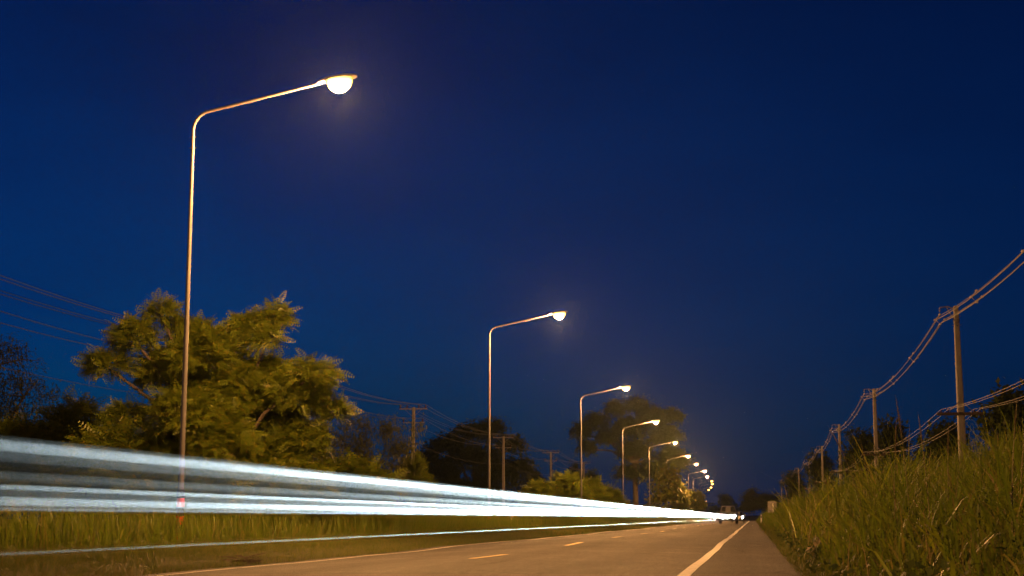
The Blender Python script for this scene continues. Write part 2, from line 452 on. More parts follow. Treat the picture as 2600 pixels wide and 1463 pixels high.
lamp_xy = [(-12.0, -8.0), (-12.0, 30.1), (-12.05, 67.9), (-12.2, 106.9), (-12.55, 146.1), (-12.75, 187.0), (-12.9, 229.1), (-12.85, 262), (-12.75, 302.7),  # first lamp is added, unseen behind the camera, to light the near verge
           (-13.4, 343), (-13.6, 387), (-14.3, 418.4), (-16.0, 466.8), (-17.9, 505.7)]
lamp_lab = ['lit street lamp standing behind the camera, next in the row before the nearest one',
            'tall lit street lamp nearest the camera, in front of the big feathery tree',
            'lit street lamp next after the nearest one, leaning white post by its foot',
            'third lit street lamp from the camera, rising from the feathery roadside shrubs',
            'fourth lit street lamp from the camera, its pole against the tall dark tree',
            'fifth lit street lamp from the camera, its pole just left of the large leaved teak',
            'sixth lit street lamp from the camera, its pole hidden behind the teak tree',
            'seventh lit street lamp, first one past the teak tree',
            'eighth lit street lamp, small bright disc below the seventh lamp',
            'ninth lit street lamp, small bright disc above the bend',
            'tenth lit street lamp, where the lamp row begins to bend left',
            'lit street lamp that stands farthest right in the string of far discs',
            'lit street lamp last but one in the row, on the bend',
            'last and lowest lit street lamp at the end of the row on the bend']
lamp0 = make_lamp()
for i, (x, y) in enumerate(lamp_xy):
    o = lamp0 if i == 0 else copy_tree(lamp0)
    o.location = (x, y, gz(x, y) - .01)
    o.rotation_euler.z = -math.atan(2 * 1.3e-4 * max(0, y - 300)) * -1.0
    if y > 380:                     # too far off to light anything in view: only their lenses glow
        for ch in list(o.children):
            if ch.type == 'LIGHT': bpy.data.objects.remove(ch)
    tag(o, lamp_lab[i], 'street lamp', 'sodium street lamps along the left verge')

# ------------------------------------------------------------------ power poles
def sag(p0, p1, s, n=14):
    p0, p1 = Vector(p0), Vector(p1)
    return [p0.lerp(p1, t / n) + Vector((0, 0, -4 * s * (t / n) * (1 - t / n))) for t in range(n + 1)]

def pole_taper(m, h, b, t, z0=-.6):
    vs = []
    for z, w in ((z0, b), (h, t)):
        c = w * .28
        for (x, y) in ((-w + c, -w), (w - c, -w), (w, -w + c), (w, w - c), (w - c, w), (-w + c, w), (-w, w - c), (-w, -w + c)):
            vs.append((x, y, z))
    m.add(vs, [(k, (k + 1) % 8, 8 + (k + 1) % 8, 8 + k) for k in range(8)] + [tuple(range(7, -1, -1)), tuple(range(8, 16))])
    return m

def insulator(m, x, y, z, s=1.0):
    m.lathe((x, y, z), [(.02 * s, 0), (.055 * s, .02 * s), (.065 * s, .06 * s), (.04 * s, .085 * s), (.06 * s, .11 * s), (.06 * s, .15 * s), (.035 * s, .17 * s), (.045 * s, .2 * s), (.03 * s, .25 * s), (0, .26 * s)], 8)

def make_left_pole():
    r = thing('power_pole', 'x', 'power pole', (0, 0, 0))
    pole_taper(MB(), 10.1, .19, .115).build('pole', M['concrete'], r)
    MB().box((0, -.16, 9.95), (2.45, .09, .1)).build('crossarm', M['steel_arm'], r)
    MB().box((0, -.16, 8.75), (1.85, .08, .09)).build('crossarm', M['steel_arm'], r)
    for z, w in ((9.95, .75), (8.75, .6)):
        m = MB()
        for s in (-1, 1): m.tube([(s * w, -.17, z - .04), (0, -.17, z - .72)], .018, 6)
        m.build('brace', M['steel_arm'], r)
    for x in (-1.15, -.55, .5, 1.1):
        m = MB(); insulator(m, x, -.16, 10.0, 1.25); m.build('insulator', M['porcelain'], r, True)
    for x in (-.85, .85):
        m = MB(); insulator(m, x, -.16, 8.8, 1.25); m.build('insulator', M['porcelain'], r, True)
    m = MB().lathe((0, 0, 0), [(.17, 6.85), (.19, 6.87), (.19, 6.93), (.17, 6.95)], 10)
    m.box((.24, 0, 6.9), (.16, .05, .05)).build('wire_bracket', M['steel_arm'], r)
    return r
left_y = [36.0, 80.0, 125.6, 173.0, 215.0, 258.0]
left_x = -29.0
lp_lab = ['concrete power pole standing out past the left edge behind the feathery tree',
          'concrete power pole hidden in the crown of the big feathery tree',
          'concrete power pole with two crossarms between the sparse trees and the round dark tree',
          'power pole seen just right of the second lamp post, against the round dark tree',
          'power pole standing alone against the sky right of the round dark tree',
          'farthest power pole of the left line, among dark trees behind the third lamp post']
lp0 = make_left_pole()
for i, y in enumerate(left_y):
    o = lp0 if i == 0 else copy_tree(lp0)
    o.location = (left_x, y, gz(left_x, y)); tag(o, lp_lab[i], 'power pole', 'concrete power poles beyond the left verge')
wires = [(-1.15, 10.33, .75, 'outer top wire of the left line, farthest from the road'), (-.55, 10.33, .8, 'second top wire of the left line counted from the field side'),
         (.5, 10.33, .7, 'third top wire of the left line counted from the field side'), (1.1, 10.33, .78, 'top wire of the left line nearest the road'),
         (-.85, 9.13, .8, 'lower crossarm wire of the left line on the field side'), (.85, 9.13, .85, 'lower crossarm wire of the left line on the road side'),
         (.3, 6.9, .6, 'lone thin wire hung far below the other wires at left')]
for (dx, z, s, lab) in wires:
    m = MB()
    for a, b in zip(left_y[:-1], left_y[1:]):
        m.tube(sag((left_x + dx, a - .16, gz(left_x, a) + z), (left_x + dx, b - .16, gz(left_x, b) + z), s), .017 if z > 8 else .014, 5, cap=False)
    tag(m.build('overhead_wire', M['cable']), lab, 'wire', 'wires strung on the left power poles')

def make_right_pole():
    r = thing('power_pole', 'x', 'power pole', (0, 0, 0))
    pole_taper(MB(), 8.75, .19, .105, -.8).build('pole', M['concrete'], r)
    m = MB().tube([(-.08, 0, 8.62), (-.35, 0, 8.74), (-.68, 0, 8.7), (-.7, 0, 8.5)], .03, 8)
    m.lathe((0, 0, 0), [(.11, 8.05), (.145, 8.06), (.145, 8.16), (.11, 8.17)], 8)
    m.tube([(-.1, 0, 8.15), (-.4, 0, 8.7)], .022, 6)
    m.build('cable_bracket', M['steel_arm'], r)
    MB().box((-.05, -.17, 4.0), (1.95, .1, .13)).build('crossarm', M['wood_arm'], r)
    m = MB()
    for s in (-1, 1): m.tube([(s * .55, -.14, 4.05), (0, -.14, 4.6)], .016, 6)
    m.build('brace', M['steel_arm'], r)
    for x in (-.85, -.55, .55, .8):
        m = MB(); insulator(m, x, -.17, 4.06, .5); m.build('insulator', M['porcelain'], r, True)
    m = MB()
    for z in (8.3, 7.9): m.tube([(-.2, .0, z), (.2, .0, z)], .012, 6)
    m.build('bolt', M['steel_arm'], r)
    return r
right_y = [24.0, 66.6, 109.1, 150.8, 196.2, 239.4, 282, 325, 368]
right_x = [9.1, 9.05, 8.85, 8.7, 9.05, 8.95, 8.6, 8.0, 7.0]
rp_lab = ['concrete power pole out past the right edge, nearest of the right line',
          'large concrete power pole with dark crossarm above the tall grass at right',
          'concrete power pole second from the large one, between dark treetops at right',
          'third concrete power pole back, left of the dark bushy treetops',
          'fourth concrete power pole back along the right grass crest',
          'fifth concrete power pole back, where the sagging cable meets the treetops',
          'small far power pole beside the dark bush above the sign',
          'smaller far power pole above the sign, next to last',
          'farthest thin power pole of the right line']
rp0 = make_right_pole()
for i, (x, y) in enumerate(zip(right_x, right_y)):
    o = rp0 if i == 0 else copy_tree(rp0)
    o.location = (x, y, 1.12); tag(o, rp_lab[i], 'power pole', 'concrete power poles along the right bank')
cab = thing('aerial_cable', 'sagging bundle of insulated cables with diamond spacers on the right poles', 'cable', (0, 0, 0))
anchors = [Vector((x - .7, y, 1.12 + 8.22)) for x, y in zip(right_x, right_y)]
offs = [('messenger_wire', (0, .13), .011, 'alu_cable'), ('conductor', (-.17, -.06), .02, 'cable'), ('conductor', (.17, -.06), .02, 'cable'), ('conductor', (0, -.22), .02, 'alu_cable')]
for nm, (ox, oz), rad, mt in offs:
    m = MB()
    for a, b in zip(anchors[:-1], anchors[1:]):
        m.tube([p + Vector((ox, 0, oz)) for p in sag(a, b, .75)], rad, 6, cap=False)
    m.build(nm, M[mt], cab)
def spacer_mesh():
    m = MB()
    pts = [(0, 0, .15), (-.2, 0, -.05), (0, 0, -.25), (.2, 0, -.05), (0, 0, .15)]
    m.tube(pts, .026, 6)
    m.lathe((0, 0, .12), [(0, 0), (.05, .02), (.06, .06), (.04, .1), (0, .11)], 8)
    for (x, z) in ((-.2, -.05), (.2, -.05), (0, -.25)): m.box((x, 0, z), (.09, .1, .07))
    return m
sp0 = None
for a, b in zip(anchors[:-1], anchors[1:]):
    far_span = a.y > 230
    for t in ((0.0, .25, .5, .75) if not far_span else (0.0, .5)):
        p = a.lerp(b, t) + Vector((0, 0, -4 * .75 * t * (1 - t)))
        if sp0 is None: o = sp0 = spacer_mesh().build('spacer', M['grey_polymer'], cab, True)
        else:
            o = sp0.copy(); COL.objects.link(o); o.parent = cab
        o.location = p
for dx, lab in ((-.85, 'low wire of the right line on the road end of the dark crossarm'), (-.55, 'low wire of the right line beside the one on the road end'),
                (.55, 'low wire of the right line just beyond the pole'), (.8, 'low wire of the right line on the far end of the dark crossarm')):
    m = MB()
    for k in range(5):
        a = (right_x[k] + dx, right_y[k] - .17, 1.12 + 4.2); b = (right_x[k + 1] + dx, right_y[k + 1] - .17, 1.12 + 4.2)
        m.tube(sag(a, b,   .45 + .1 * abs(dx)), .009, 5, cap=False)
    tag(m.build('overhead_wire', M['alu_cable']), lab, 'wire', 'low wires strung on the right power poles')

# ------------------------------------------------------------------ leaf and frond templates
def frond_template(npairs=7):
    V, F = [], []
    for i in range(npairs):
        t = .12 + .88 * i / (npairs - 1)
        c = np.array([t, 0, -.42 * t ** 2.2])
        ln = .3 * math.sin(PI * (.18 + .72 * t)) ; w = .05
        for s in (-1, 1):
            d = np.array([.35, s * .94, -.28]); d /= np.linalg.norm(d)
            e = np.array([.94, -s * .35, -.3]); e /= np.linalg.norm(e)
            o = len(V)
            V += [c, c + d * ln * .5 + e * w, c + d * ln, c + d * ln * .5 - e * w]
            F.append((o, o + 1, o + 2, o + 3))
    o = len(V)
    V += [np.array([0, .008, 0]), np.array([.5, .006, -.42 * .5 ** 2.2]), np.array([.5, -.006, -.42 * .5 ** 2.2]), np.array([0, -.008, 0])]
    F.append((o, o + 1, o + 2, o + 3))
    return np.array(V), np.array(F)
FROND, FROND_F = frond_template(7)
LEAF = np.array([(0, 0, 0), (.42, .27, .07), (1, 0, -.16), (.42, -.27, .07), (.5, 0, .0)], float)
LEAF_F = np.array([(0, 3, 2, 4), (0, 4, 2, 1)])
LONG = LEAF * np.array([1, .42, 1.2])

def unit(n):
    d = rng.normal(size=(n, 3)); return d / np.linalg.norm(d, axis=1, keepdims=True)

def lobe_points(lobes, n, inner=.5):
    """twig ends spread through the outer part of irregular lobes"""
    w = np.array([l[3] * l[4] for l in lobes]); w = w / w.sum()
    ids = rng.choice(len(lobes), n, p=w)
    Lb = np.array(lobes)[ids]
    d = unit(n); d[:, 2] = np.where(d[:, 2] < -.55, -d[:, 2], d[:, 2])
    ph = rng.uniform(0, 6, len(lobes))[ids]
    rad = rng.uniform(inner, 1.0, n) ** .7 * (1 + .34 * np.sin(5 * np.arctan2(d[:, 1], d[:, 0]) + ph) * np.cos(4 * d[:, 2] + ph))
    P = Lb[:, :3] + d * rad[:, None] * np.stack([Lb[:, 3], Lb[:, 3], Lb[:, 4]], 1)
    return P, d, ids

def tree(name, label, cat, base, lobes, trunk_r, kind, nspray, size, mat, group=None, fork=.35, seed_twigs=5, per=6, stems=1):
    x, y = base; root = thing(name, label, cat, (x, y, gz(x, y)), 0, group)
    lobes = [l if len(l) == 5 else (l[0], l[1], l[2], l[3], l[3] * .8) for l in lobes]
    P, d, ids = lobe_points(lobes, nspray)
    # wood
    m = MB(); H = max(l[2] for l in lobes)
    forks = []
    for s in range(stems):
        ox, oy = (0, 0) if stems == 1 else (random.uniform(-.25, .25) * stems, random.uniform(-.25, .25))
        top = Vector((ox + random.uniform(-.15, .15) * H * .2, oy, H * fork))
        m.tube([(ox, oy, -.2), (ox + random.uniform(-.04, .04), oy, H * fork * .45), top], [trunk_r * 1.25, trunk_r, trunk_r * .85], 8)
        forks.append(top)
    for i, l in enumerate(lobes):
        f = forks[i % stems]; c = Vector(l[:3])
        mid = f.lerp(c, .5) + Vector((random.uniform(-.1, .1), random.uniform(-.1, .1), .12 * (c - f).length))
        r = trunk_r * .55
        m.tube([f, mid, c], [r, r * .65, r * .4], 6)
        for k in np.where(ids == i)[0][:seed_twigs]:
            q = Vector(P[k]); mm = c.lerp(q, .55) + Vector((0, 0, .08 * (q - c).length))
            m.tube([c, mm, q], [r * .38, r * .25, r * .12], 5, cap=False)
    m.build('trunk', M['bark'], root, True)
    # foliage
    out = d * np.array([1, 1, .55]) + np.array([0, 0, .25]); out /= np.linalg.norm(out, axis=1, keepdims=True)
    if kind == 'frond':
        PP = np.repeat(P, per, 0) + rng.normal(0, .10 * size / .45, (nspray * per, 3))
        dd = np.repeat(out, per, 0) + rng.normal(0, .62, (nspray * per, 3)); dd[:, 2] -= .08
        Vv, Ff = scatter(FROND, FROND_F, PP, frames(dd, roll=rng.normal(0, .8, len(PP))), size * rng.uniform(.65, 1.25, len(PP)))
    else:
        T = {'leaf': LEAF, 'long': LONG, 'hang': LEAF}[kind]
        sp = {'leaf': 1.15, 'long': 1.3, 'hang': 1.0}[kind]
        PP = np.repeat(P, per, 0) + rng.normal(0, sp * size * .75, (nspray * per, 3))
        dd = np.repeat(out, per, 0) * .6 + rng.normal(0, .75, (nspray * per, 3))
        if kind != 'leaf': dd[:, 2] -= .8
        Vv, Ff = scatter(T, LEAF_F, PP, frames(dd, roll=rng.uniform(-.8, .8, len(PP))), size * rng.uniform(.6, 1.25, len(PP)))
    mesh_np('crown', Vv, Ff, mat, root)
    return root

# the big feathery tree behind the first lamp post
A = [(-2.3, 7.3, .5), (-3.1, 6.5, .75), (-4.0, 5.6, .6), (-1.6, 6.6, .69), (.5, 6.8, .88), (1.3, 7.15, .53), (1.5, 6.4, .53), (-.6, 5.6, 1.19), (-2.1, 5.4, 1.06),
     (1.2, 5.2, .94), (3.1, 5.2, .62), (2.4, 4.5, 1.0), (3.75, 4.05, .43), (1.5, 3.6, 1.12), (2.5, 2.9, .75), (1.8, 2.3, 1.0), (-.6, 3.8, 1.19), (-2.0, 2.9, 1.0), (-3.4, 3.9, .69),
     (-.4, 2.0, 1.1), (-3.0, 1.9, .9), (3.0, 1.7, .8), (.3, 4.6, 1.1), (-1.4, 4.3, .9), (.5, 2.9, 1.1), (-1.2, 2.2, 1.0), (.4, 1.3, 1.0), (-1.6, 1.2, 1.0)]
A = [(dx + random.gauss(0, .1), random.uniform(-1.5, 1.2), z + random.gauss(0, .08), r * random.uniform(.75, 1.02), r * random.uniform(.5, .8)) for (dx, z, r) in A]
A = [tuple(.826 * q for q in l) for l in A]
tree('feathery_tree', 'big feathery tree lit yellow green behind the nearest lamp post', 'tree', (-14.05, 38.0), A, .14, 'frond', 3500, .36, M['acacia_leaf'], None, .22, 4, 7, 2)
for (bx, by, lobes, lab) in [
    (-20.3, 42.0, [(.1, 0, 3.3, .65, .6), (0, .2, 2.4, .85, .7), (.7, -.1, 1.9, .8, .6), (-.5, 0, 1.7, .7, .6)], 'feathery shrub at left edge, tallest one left of the big feathery tree'),
    (-21.8, 41.0, [(.2, 0, 2.7, .6, .5), (0, .2, 2.0, .8, .6), (.6, .1, 1.4, .8, .6)], 'lower feathery shrub at the far left edge of the photo'),
    (-16.6, 37.0, [(0, 0, 2.1, .8, .6), (.6, 0, 1.5, .8, .6), (-.6, .1, 1.3, .7, .5)], 'feathery shrub under the left side of the big feathery tree'),
    (-12.9, 37.0, [(0, 0, 1.3, .8, .5), (.7, 0, 1.1, .7, .5), (-.8, 0, 1.2, .7, .5)], 'low feathery shrub just right of the nearest lamp post'),
    (-11.9, 42.0, [(0, 0, 1.4, .8, .6), (.8, 0, 1.2, .7, .5), (-.8, 0, 1.2, .7, .5)], 'low feathery shrub under the right end of the big feathery tree'),
    (-15.9, 112.0, [(0, 0, 2.3, .9, .7), (-.7, 0, 1.6, .9, .7)], 'feathery shrub left end of the lit row by the third lamp post'),
    (-13.9, 112.5, [(0, 0, 2.8, .8, .7), (.6, 0, 2.1, .8, .6), (-.6, 0, 1.8, .8, .6)], 'tallest feathery shrub of the lit row, left of the third lamp post'),
    (-12.5, 116.0, [(0, 0, 2.7, .7, .6), (.5, 0, 1.7, .8, .7)], 'feathery shrub right behind the third lamp post'),
    (-11.6, 121.0, [(0, 0, 2.0, .8, .6), (.6, 0, 1.4, .8, .5)], 'lowest feathery shrub, right end of the lit row by the third lamp post'),
    (-24.3, 105.0, [(0, 0, 3.7, .8, .8), (-.8, 0, 2.7, 1.0, .8), (.6, 0, 2.4, .9, .8)], 'small feathery shrub at the foot of the power pole left of the second lamp'),
]:
    tree('feathery_shrub', lab, 'shrub', (bx, by), lobes, .05, 'frond', int(110 * len(lobes)), .5 if by < 60 else .6, M['acacia_leaf'], 'feathery shrubs along the left verge', .3, 3, 6, 2)

tree('dark_tree', 'dark leafy tree cut off by the left edge of the photo', 'tree', (-33.6, 62.0),
     [(0, 0, 7.4, 1.5, 1.1), (1.3, 0, 5.9, 1.3, .9), (-1.5, 0, 6.2, 1.8, 1.2), (.6, 0, 4.4, 1.9, 1.3), (2.4, 0, 4.3, .8, .5), (-1, 0, 3, 2.2, 1.3)], .2, 'long', 1500, .24, M['dark_leaf'], None, .3)
for i, (bx, by, lobes, lab) in enumerate([
    (-29.6, 100.0, [(0, 0, 6.2, .8, .7), (-.9, 0, 5.0, .9, .9), (.5, 0, 4.3, .9, .8), (-.2, 0, 2.7, 1.4, .9)], 'sparse dim tree touching the right end of the big feathery tree'),
    (-28.2, 101.0, [(.1, 0, 7.0, .5, .7), (-.4, 0, 5.6, .7, .7), (.6, 0, 4.5, .8, .8), (0, 0, 2.8, 1.2, .9)], 'thin sparse tree with the highest dark tuft of the sparse group'),
    (-26.5, 100.0, [(-.2, 0, 6.8, .45, .7), (-.3, 0, 5.4, .7, .8), (.2, 0, 3.9, .9, .9), (-.2, 0, 2.4, 1.1, .8)], 'sparse tree with thin pale stems in the middle of the sparse group'),
    (-24.9, 100.0, [(0, 0, 6.3, .8, .8), (.5, 0, 4.9, .9, .7), (1.5, 0, 5.4, .5, .4), (2.0, 0, 6.4, .35, .4), (.2, 0, 3.4, .9, .8)], 'sparse tree reaching a thin branch towards the power pole'),
]):
    tree('sparse_tree', lab, 'tree', (bx, by), lobes, .05, 'long', 430, .33, M['dim_leaf'], 'sparse trees between feathery tree and power pole', .45, 6, 6, 2)
tree('round_tree', 'broad dark round crowned tree behind the second lamp post', 'tree', (-43.0, 230.0),
     [(-8, 0, 9, 2.6, 1.6), (-4.5, 0, 11.2, 3.2, 1.8), (-.5, 0, 13.2, 3.2, 1.7), (2.6, 0, 14.3, 2.2, 1.2), (5.5, 0, 11.5, 2.6, 1.4), (7, 0, 8, 2.2, 1.5), (-6, 0, 6.5, 4, 2), (0, 0, 9, 5, 2.6), (4, 0, 6.6, 4, 2.2), (-1, 0, 4, 7, 2)],
     .55, 'leaf', 3600, .6, M['dark_leaf'], None, .3)
tree('dark_tree', 'tallest dark tree with open crown around the fourth lamp post', 'tree', (-18.6, 240.0),
     [(-8.6, 0, 14.2, 1.5, 1.3), (-6.2, 0, 15.8, 2.0, 1.2), (-3.2, 0, 17.8, 1.6, 1.1), (.4, 0, 18.4, 1.8, 1.0), (2.8, 0, 16.4, 2.2, 1.5), (6.2, 0, 16.6, 1.6, .9), (-7.8, 0, 11.6, 1.2, 1.2), (-4.6, 0, 13.2, 1.8, 1.1), (-1, 0, 14.6, 2.6, 1.6),
      (4.6, 0, 13.4, 2.8, 1.8), (0, 0, 11, 2.6, 1.6), (6, 0, 9.6, 2.4, 1.8), (2.5, 0, 7.6, 2.6, 1.4), (-1.6, 0, 7.6, 1.6, 1.1)],
     .42, 'leaf', 3200, .55, M['dark_leaf'], None, .5)
tree('teak_tree', 'large leaved tree with big hanging leaves lit by the far lamps', 'tree', (-11.9, 205.0),
     [(0, 0, 6.6, 1.0, .9), (-.6, 0, 5.2, 1.2, 1.0), (1.0, 0, 5.6, 1.0, .9), (.7, 0, 4.2, 1.2, 1.0), (-1.0, 0, 3.8, 1.1, .9), (0, 0, 2.8, 1.5, .8), (1.5, 0, 6.9, .6, .4), (-1.6, 0, 2.4, 1.0, .7)],
     .12, 'hang', 300, .55, M['teak_leaf'], None, .4, 5, 5)
for (bx, by, h, w, lab, mt) in [
    (-42.4, 288, 9.2, 3.4, 'dark tree under the power pole right of the round crowned tree', 'dark_leaf'),
    (-39.0, 300, 7.6, 3.0, 'low dark tree in the gap between the two biggest dark trees', 'dark_leaf'),
    (-34.6, 285, 10.6, 3.0, 'dark rounded tree left of the fourth lamp post, behind the third', 'dark_leaf'),
    (-29.8, 275, 9.0, 2.4, 'dark bushy tree between the third and fourth lamp posts', 'dark_leaf'),
    (-12.6, 262, 6.6, 2.0, 'lit bushy tree between the teak tree and the seventh lamp', 'teak_leaf'),
    (-12.7, 330, 6.2, 2.3, 'lit bushy tree just below the lowest far lamps', 'teak_leaf'),
    (-16.5, 400, 7.0, 3.0, 'dim bushy tree behind the last lamps on the bend', 'dim_leaf'),
    (-9.6, 520, 8.6, 3.6, 'dark far tree straight ahead over the bend of the road', 'dark_leaf'),
    (-1.0, 420, 8.2, 3.2, 'dim rounded tree over the end of the road, left of the sign', 'dim_leaf'),
    (3.6, 440, 6.0, 3.2, 'low dim tree between the rounded tree and the sign', 'dim_leaf'),
    (7.9, 300, 8.2, 2.4, 'dark bush crowding the small poles above the sign', 'dark_leaf'),
    (10.2, 230, 8.8, 2.4, 'dark treetop left of the third right pole', 'dark_leaf'),
    (12.0, 175, 7.4, 1.9, 'small dark treetop between the second and third right poles', 'dark_leaf'),
    (10.9, 150, 7.6, 1.9, 'dark treetop just left of the second right pole', 'dark_leaf'),
    (12.1, 130, 7.3, 1.6, 'dark treetop just right of the second right pole', 'dark_leaf'),
    (12.9, 108, 5.5, 1.9, 'dark treetop left of the large power pole at right', 'dark_leaf'),
    (13.6, 80, 5.5, 1.7, 'dark treetop right of the large power pole at right edge', 'dark_leaf'),
    (15.2, 76, 5.0, 1.6, 'dark treetop cut by the right edge behind the tall grass', 'dark_leaf'),
]:
    lb = [(random.uniform(-.6, .6) * w * .7, random.uniform(-.4, .4) * w, h * f, w * r, w * r * .7) for f, r in ((.97 - .05, .4), (.84, .55), (.7, .7), (.72, .5), (.55, .75), (.5, .6), (.32, .7))]
    tree('bushy_tree', lab, 'tree', (bx, by), lb, .05 * w, 'hang' if mt == 'teak_leaf' else 'leaf', 480, .42 if by < 200 else .55, M[mt], None, .3, 4, 6)

# undergrowth and far woodland: leaf masses nobody could count
def leaf_mass(name, label, n, xr, yr_, hfun, size, mat, kind='leaf'):
    x = rng.uniform(*xr, n); y = rng.uniform(*yr_, n)
    h = hfun(x, y) * rng.uniform(.15, 1.0, n) ** .6
    P = np.stack([x + bend(y), y, ground_z(x, y) + h], 1)
    dd = rng.normal(0, .7, (n, 3)) + np.array([0, 0, .3])
    if kind == 'leaf': Vv, Ff = scatter(LEAF, LEAF_F, P, frames(dd, roll=rng.uniform(-1, 1, n)), size * rng.uniform(.6, 1.4, n))
    else: Vv, Ff = scatter(FROND, FROND_F, P, frames(dd), size * rng.uniform(.6, 1.3, n))
    return tag(mesh_np(name, Vv, Ff, mat), label, 'undergrowth', kind='stuff')
bump = lambda x, y: .5 + .5 * np.sin(x * .9 + y * .37) * np.cos(y * .53 - x * .2)
leaf_mass('undergrowth', 'tangle of low leafy undergrowth under the roadside trees', 9000, (-27, -14.5), (26, 150), lambda x, y: (.5 + 1.1 * bump(x, y)) * sstep(-14.5, -18, x), .22, M['dim_leaf'])
leaf_mass('undergrowth', 'far undergrowth behind the lamp row at left', 14000, (-60, -14.5), (150, 420), lambda x, y: (.8 + 2.2 * bump(x * .4, y * .4)) * sstep(-14.0, -19, x), .5, M['dark_leaf'])
leaf_mass('woodland', 'far dark woodland closing the view beyond the bend', 16000, (-260, 190), (500, 560), lambda x, y: 4 + 4.5 * bump(x * .21, y * .1) * bump(x * .07 + 2, y * .1), 1.3, M['dark_leaf'])
leaf_mass('woodland', 'far dark woodland line across the fields at left', 12000, (-330, -60), (330, 400), lambda x, y: 4 + 5 * bump(x * .23, y * .1) * bump(x * .09 + 1, y * .1), 1.1, M['dark_leaf'])
leaf_mass('undergrowth', 'bushy scrub along the crest of the right bank', 9000, (9.6, 22), (60, 330), lambda x, y: (.5 + 1.6 * bump(x * .5, y * .3)) * sstep(9.4, 12, x), .3, M['dark_leaf'])

# ------------------------------------------------------------------ grass
def blades(name, label, P, H, W, lean, curl, mat, nseg=4, az=None):
    n = len(P); t = np.linspace(0, 1, nseg + 1)
    az = rng.uniform(0, 2 * PI, n) if az is None else az
    d = np.stack([np.cos(az), np.sin(az)], 1)
    tw = az + PI / 2 + rng.normal(0, .7, n)
    s = np.stack([np.cos(tw), np.sin(tw)], 1)
    hx = (lean * H)[:, None] * t[None] ** 1.7
    hz = H[:, None] * (t[None] - curl[:, None] * t[None] ** 2.6)
    w = W[:, None] * np.array([.55, 1.0, .9, .6, .06][:nseg + 1] if nseg == 4 else [.7, 1.0, .6, .06][:nseg + 1])[None]
    C = np.stack([P[:, None, 0] + d[:, None, 0] * hx, P[:, None, 1] + d[:, None, 1] * hx, P[:, None, 2] + hz], -1)
    S = np.stack([s[:, None, 0] * w, s[:, None, 1] * w, np.zeros_like(w)], -1) * .5
    V = np.stack([C - S, C + S], 2).reshape(-1, 3)
    k = np.arange(nseg)[:, None] * 2 + np.array([0, 1, 3, 2])[None]
    F = (k[None] + (np.arange(n) * 2 * (nseg + 1))[:, None, None]).reshape(-1, 4)
    return tag(mesh_np(name, V, F, mat), label, 'grass', kind='stuff')

def field(n, x0, x1, y0, y1, clump=0.0, ypow=1.0):
    u = rng.uniform(0, 1, n) ** ypow
    y = y0 + (y1 - y0) * u; x = rng.uniform(x0, x1, n)
    if clump:
        cx_, cy_ = x, y
        x = cx_ + rng.normal(0, .05, n); keep = rng.uniform(0, 1, n) < (1 - clump) + clump * (.5 + .5 * np.sin(cx_ * 4.1 + cy_ * 1.3) * np.sin(cy_ * 2.3 - cx_ * 1.9))
        x, y = x[keep], y[keep]
    return np.stack([x + bend(y), y, ground_z(x, y) - .02], 1)

def gv(P, lo, hi): return rng.uniform(lo, hi, len(P))

def tall_h(P):
    x, y = P[:, 0], P[:, 1]
    c = np.sin(x * 2.7 + y * .83 + 1.3 * np.sin(y * .41)) * np.sin(y * 1.17 - x * 1.1)      # tussocks
    return (.66 + .74 * sstep(7, 34, y)) * (.86 + .42 * c)

# right bank
P = field(13000, .85, 5.0, 3.2, 18, .75); H = tall_h(P) * gv(P, .3, 1.15) ** 1.15 * sstep(.55, 1.5, P[:, 0]) + .12
blades('tall_grass', 'tall green grass on the right bank nearest the camera', P, H, gv(P, .007, .024), gv(P, .05, .7), gv(P, 0, .5), M['blade'])
P = field(56000, .8, 10, 16, 75, .75, 1.5); H = tall_h(P) * gv(P, .35, 1.1) * sstep(.5, 1.7, P[:, 0]) + .14
blades('tall_grass', 'tall grass farther along the right bank', P, H, gv(P, .009, .026), gv(P, .05, .65), gv(P, 0, .45), M['blade'])
P = field(42000, .75, 13, 70, 330, .4, 1.6); H = 1.25 * gv(P, .35, 1.1) * sstep(.4, 1.8, P[:, 0]) + .2
blades('tall_grass', 'far grass on the right bank towards the bend', P, H, gv(P, .03, .06), gv(P, .1, .5), gv(P, 0, .4), M['blade'], 3)
P = field(26000, .52, 1.9, 8, 60, .3, 1.5); H = gv(P, .05, .26) * (1 + .7 * sstep(.7, 1.5, P[:, 0]))
blades('short_grass', 'short grass fringe creeping onto the right shoulder', P, H, gv(P, .004, .01), gv(P, .2, 1.1), gv(P, 0, .5), M['short_blade'], 3)
P = field(8000, .5, 1.6, 60, 300, .3, 1.4); H = gv(P, .12, .4)
blades('short_grass', 'short grass fringe far along the right shoulder', P, H, gv(P, .02, .05), gv(P, .2, .9), gv(P, 0, .5), M['short_blade'], 3)
